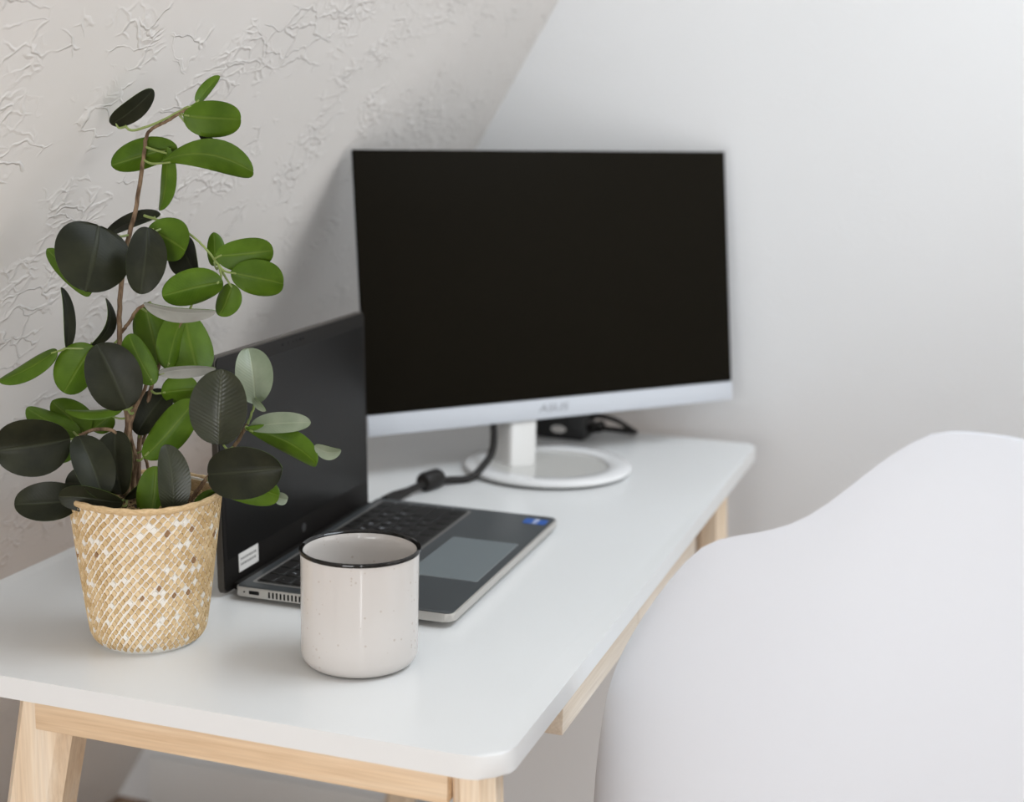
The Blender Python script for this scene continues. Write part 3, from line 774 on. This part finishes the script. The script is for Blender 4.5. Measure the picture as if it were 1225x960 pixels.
def leaf(b, t, w, side='D', d=0.0, dt=0.0, roll=0.0, cup=.12, arch=.08, shape=.06, twist=14.0, stalk=True, pale=False, bend=0.0, vein=False):
    B = at(b[0], b[1], D0 + d); T_ = at(t[0], t[1], D0 + d + dt)
    ax = T_ - B; L = ax.length; ax.normalize()
    mid = (B + T_) / 2; v = (CAM - mid).normalized()
    n0 = (v - ax * v.dot(ax)).normalized()
    sd = ax.cross(n0).normalized()
    ra = math.radians(roll)
    ppm = FPX / (D0 + d + dt / 2); wd = 1.04 * w / ppm / max(.3, math.cos(ra))
    sgn = 1 if side == 'D' else -1          # D: dark upper face toward the viewer, B: bright underside toward the viewer
    NT, NS = 18, 8
    top, bot, uvs = [], [], []
    for i in range(NT + 1):
        tt = .5 - .5 * math.cos(pi * i / NT)
        e = 4 * (tt ** (.92 + shape)) * (1 - tt ** (.92 + shape))
        hw_ = wd / 2 * max(0.0, e) ** .47
        if i == 0: hw_ = wd * .03
        if i == NT: hw_ = wd * .02
        rr2 = ra + math.radians(twist) * (tt - .5)
        nn = n0 * math.cos(rr2) + sd * math.sin(rr2); ss = sd * math.cos(rr2) - n0 * math.sin(rr2)
        cen = B + ax * (L * tt) + nn * sgn * (arch * L * (4 * tt * (1 - tt))) + sd * (bend * L * 4 * tt * (1 - tt))
        rt, rb_ = [], []
        for j in range(NS + 1):
            s = -1 + 2 * j / NS
            wav = .022 * wd * math.sin(7 * tt + 3 * s + b[0])
            p = cen + ss * (s * hw_) + nn * sgn * ((cup + .10) * hw_ * 2 * (abs(s) ** 1.25) * (1.25 if s > 0 else .75) + wav * abs(s))
            rt.append(p + nn * sgn * .00022 - PC); rb_.append(p - nn * sgn * .00022 - PC)
        top.append(rt); bot.append(rb_)
    bm = bmesh.new(); ul = bm.loops.layers.uv.new('UVMap')
    vt = [[bm.verts.new(p) for p in r] for r in top]; vb = [[bm.verts.new(p) for p in r] for r in bot]
    co = {}
    for i in range(NT + 1):
        for j in range(NS + 1):
            co[vt[i][j]] = co[vb[i][j]] = (-1 + 2 * j / NS, .5 - .5 * math.cos(pi * i / NT))
    def face(vs, mi):
        f = bm.faces.new(vs); f.material_index = mi; f.smooth = True
        for l in f.loops: l[ul].uv = co[l.vert]
    for i in range(NT):
        for j in range(NS):
            face((vt[i][j], vt[i + 1][j], vt[i + 1][j + 1], vt[i][j + 1]), 0)
            face((vb[i][j], vb[i][j + 1], vb[i + 1][j + 1], vb[i + 1][j]), 1)
    for i in range(NT):
        face((vt[i][0], vb[i][0], vb[i + 1][0], vt[i + 1][0]), 1); face((vt[i][NS], vt[i + 1][NS], vb[i + 1][NS], vb[i][NS]), 1)
    for j in range(NS):
        face((vt[0][j], vt[0][j + 1], vb[0][j + 1], vb[0][j]), 1); face((vt[NT][j], vb[NT][j], vb[NT][j + 1], vt[NT][j + 1]), 1)
    lf = obj('leaf', bm, [M_LSHEEN if pale == 2 else M_PTOP if pale else (M_LVEIN if vein else M_LTOP), M_LBOT], plant, angle=70)
    if stalk:
        q = min(stems, key=lambda s: (s - B).length + .6 * max(0, s.z - B.z))
        if (q - B).length > .003:
            c1 = q.lerp(B, .5) + Vector((0, 0, -.15 * (q - B).length))
            bm = bmesh.new(); tube(bm, [p - PC for p in smooth_path([q, c1, B + ax * (L * .10)], 6)], [.0011 - .0003 * i / 12 for i in range(13)], 6)
            obj('leaf_stalk', bm, M_STALK, lf)
    return lf

LEAVES = [
 # base, tip, width px, facing, depth, tip depth, roll, ...
 dict(b=(235, 123), t=(263, 91), w=14, side='B', d=-.002, dt=.012, roll=20),
 dict(b=(219, 138), t=(288, 143), w=42, side='B', d=-.006, dt=-.012, roll=-8, cup=.06, shape=-.1),
 dict(b=(238, 156), t=(261, 172), w=9, side='D', d=.004, dt=.01, roll=40),
 dict(b=(133, 149), t=(183, 107), w=24, side='D', d=.0, dt=-.01, roll=28, cup=-.05),
 dict(b=(193, 193), t=(303, 206), w=38, side='B', d=.0, dt=-.012, roll=8, arch=-.03, shape=.75, bend=-.13, cup=.02),
 dict(b=(212, 176), t=(133, 198), w=34, side='B', d=.006, dt=.0, roll=-15, shape=.25),
 dict(b=(200, 176), t=(191, 252), w=19, side='B', d=.002, dt=-.006, roll=35, shape=.2),
 dict(b=(192, 256), t=(125, 284), w=15, side='D', d=.018, dt=.0, roll=45, cup=.05),
 dict(b=(118, 270), t=(102, 349), w=86, side='D', d=-.022, dt=-.016, roll=-14, cup=-.14, arch=.07, shape=-.14),
 dict(b=(56, 298), t=(108, 353), w=26, side='B', d=-.020, dt=-.012, roll=12, cup=.05, stalk=False),
 dict(b=(176, 272), t=(168, 352), w=46, side='D', d=-.020, dt=-.006, roll=-12, cup=.08),
 dict(b=(178, 272), t=(222, 300), w=50, side='B', d=-.010, dt=-.006, roll=10, cup=.05),
 dict(b=(236, 330), t=(216, 286), w=38, side='D', d=.006, dt=.006, roll=-30, cup=.12),
 dict(b=(256, 318), t=(256, 278), w=20, side='B', d=.004, dt=.006, roll=-20),
 dict(b=(258, 306), t=(327, 300), w=38, side='B', d=-.014, dt=-.004, roll=-10, cup=.08),
 dict(b=(276, 326), t=(339, 340), w=42, side='B', d=-.016, dt=-.010, roll=6, cup=.05),
 dict(b=(279, 340), t=(262, 378), w=29, side='B', d=-.004, dt=.0, roll=20, cup=.12),
 dict(b=(267, 338), t=(194, 354), w=40, side='B', d=-.016, dt=-.010, roll=-14, cup=.06),
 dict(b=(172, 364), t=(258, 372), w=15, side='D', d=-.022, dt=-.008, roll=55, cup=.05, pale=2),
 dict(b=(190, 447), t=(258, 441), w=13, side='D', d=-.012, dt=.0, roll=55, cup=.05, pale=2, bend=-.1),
 dict(b=(174, 366), t=(188, 437), w=46, side='B', d=.004, dt=.004, roll=12),
 dict(b=(200, 442), t=(222, 372), w=32, side='B', d=.002, dt=.0, roll=30),
 dict(b=(222, 376), t=(238, 449), w=54, side='B', d=.012, dt=.0, roll=-18, cup=.12),
 dict(b=(184, 460), t=(154, 400), w=34, side='B', d=-.020, dt=-.010, roll=16, cup=.10),
 dict(b=(80, 418), t=(73, 344), w=12, side='D', d=-.006, dt=.004, roll=50, cup=.05),
 dict(b=(108, 416), t=(127, 357), w=11, side='D', d=.0, dt=.006, roll=50, bend=.14, cup=.05),
 dict(b=(68, 419), t=(-2, 456), w=22, side='B', d=-.010, dt=-.004, roll=35, cup=.08),
 dict(b=(112, 414), t=(76, 470), w=46, side='B', d=-.006, dt=-.006, roll=-14),
 dict(b=(152, 489), t=(116, 412), w=62, side='D', d=-.026, dt=-.012, roll=6, cup=.06, arch=.05),
 dict(b=(84, 525), t=(-7, 540), w=68, side='D', d=-.030, dt=-.014, roll=-12, cup=.07, arch=.06),
 dict(b=(94, 520), t=(32, 488), w=32, side='B', d=-.012, dt=.0, roll=20),
 dict(b=(103, 522), t=(62, 480), w=36, side='B', d=-.004, dt=.008, roll=-20),
 dict(b=(147, 489), t=(78, 491), w=13, side='B', d=-.016, dt=-.004, roll=45),
 dict(b=(134, 496), t=(110, 514), w=26, side='B', d=.0, dt=.0, roll=10),
 dict(b=(90, 532), t=(68, 552), w=18, side='B', d=-.018, dt=.0, roll=10),
 dict(b=(94, 522), t=(124, 596), w=46, side='D', d=-.034, dt=-.010, roll=-16, cup=.07),
 dict(b=(138, 516), t=(146, 592), w=42, side='D', d=-.014, dt=-.006, roll=24),
 dict(b=(96, 596), t=(17, 604), w=44, side='D', d=-.030, dt=-.012, roll=18, bend=-.06, cup=.05),
 dict(b=(147, 602), t=(70, 594), w=32, side='D', d=-.042, dt=-.006, roll=-26, bend=.06, cup=.06),
 dict(b=(130, 585), t=(78, 578), w=34, side='D', d=-.022, dt=.0, roll=20),
 dict(b=(172, 548), t=(233, 480), w=40, side='B', d=-.018, dt=-.004, roll=-12, cup=.08),
 dict(b=(193, 470), t=(238, 466), w=34, side='B', d=.006, dt=.006, roll=15),
 dict(b=(164, 520), t=(200, 468), w=40, side='D', d=.010, dt=.01, roll=-15),
 dict(b=(176, 536), t=(228, 508), w=22, side='D', d=.002, dt=.006, roll=-30),
 dict(b=(262, 532), t=(265, 442), w=66, vein=True, side='D', d=-.034, dt=-.008, roll=-10, cup=.07, arch=.05),
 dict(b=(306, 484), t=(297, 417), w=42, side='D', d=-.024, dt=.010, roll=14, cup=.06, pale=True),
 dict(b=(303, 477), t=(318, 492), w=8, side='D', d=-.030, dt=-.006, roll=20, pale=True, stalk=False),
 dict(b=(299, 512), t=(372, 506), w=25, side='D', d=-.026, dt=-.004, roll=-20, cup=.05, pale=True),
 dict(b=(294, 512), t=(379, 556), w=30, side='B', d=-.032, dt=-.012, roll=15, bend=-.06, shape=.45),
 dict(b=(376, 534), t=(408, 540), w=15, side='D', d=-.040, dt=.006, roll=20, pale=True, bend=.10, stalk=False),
 dict(b=(249, 568), t=(338, 560), w=60, side='D', d=-.040, dt=-.012, roll=8, cup=.06, arch=.05),
 dict(b=(250, 576), t=(334, 594), w=34, side='B', d=-.026, dt=-.008, roll=-14, shape=.35, bend=-.05),
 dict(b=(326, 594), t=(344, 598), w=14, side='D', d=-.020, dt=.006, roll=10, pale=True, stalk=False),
 dict(b=(208, 617), t=(198, 532), w=36, vein=True, side='D', d=-.034, dt=-.004, roll=20, cup=.10),
 dict(b=(180, 622), t=(187, 558), w=42, side='B', d=-.030, dt=.0, roll=-10, cup=.08, shape=-.15),
 dict(b=(150, 597), t=(197, 551), w=11, side='D', d=-.016, dt=.0, roll=40),
 dict(b=(232, 606), t=(258, 588), w=12, side='B', d=-.006, dt=.004, roll=20),
]
for L_ in LEAVES: leaf(**L_)
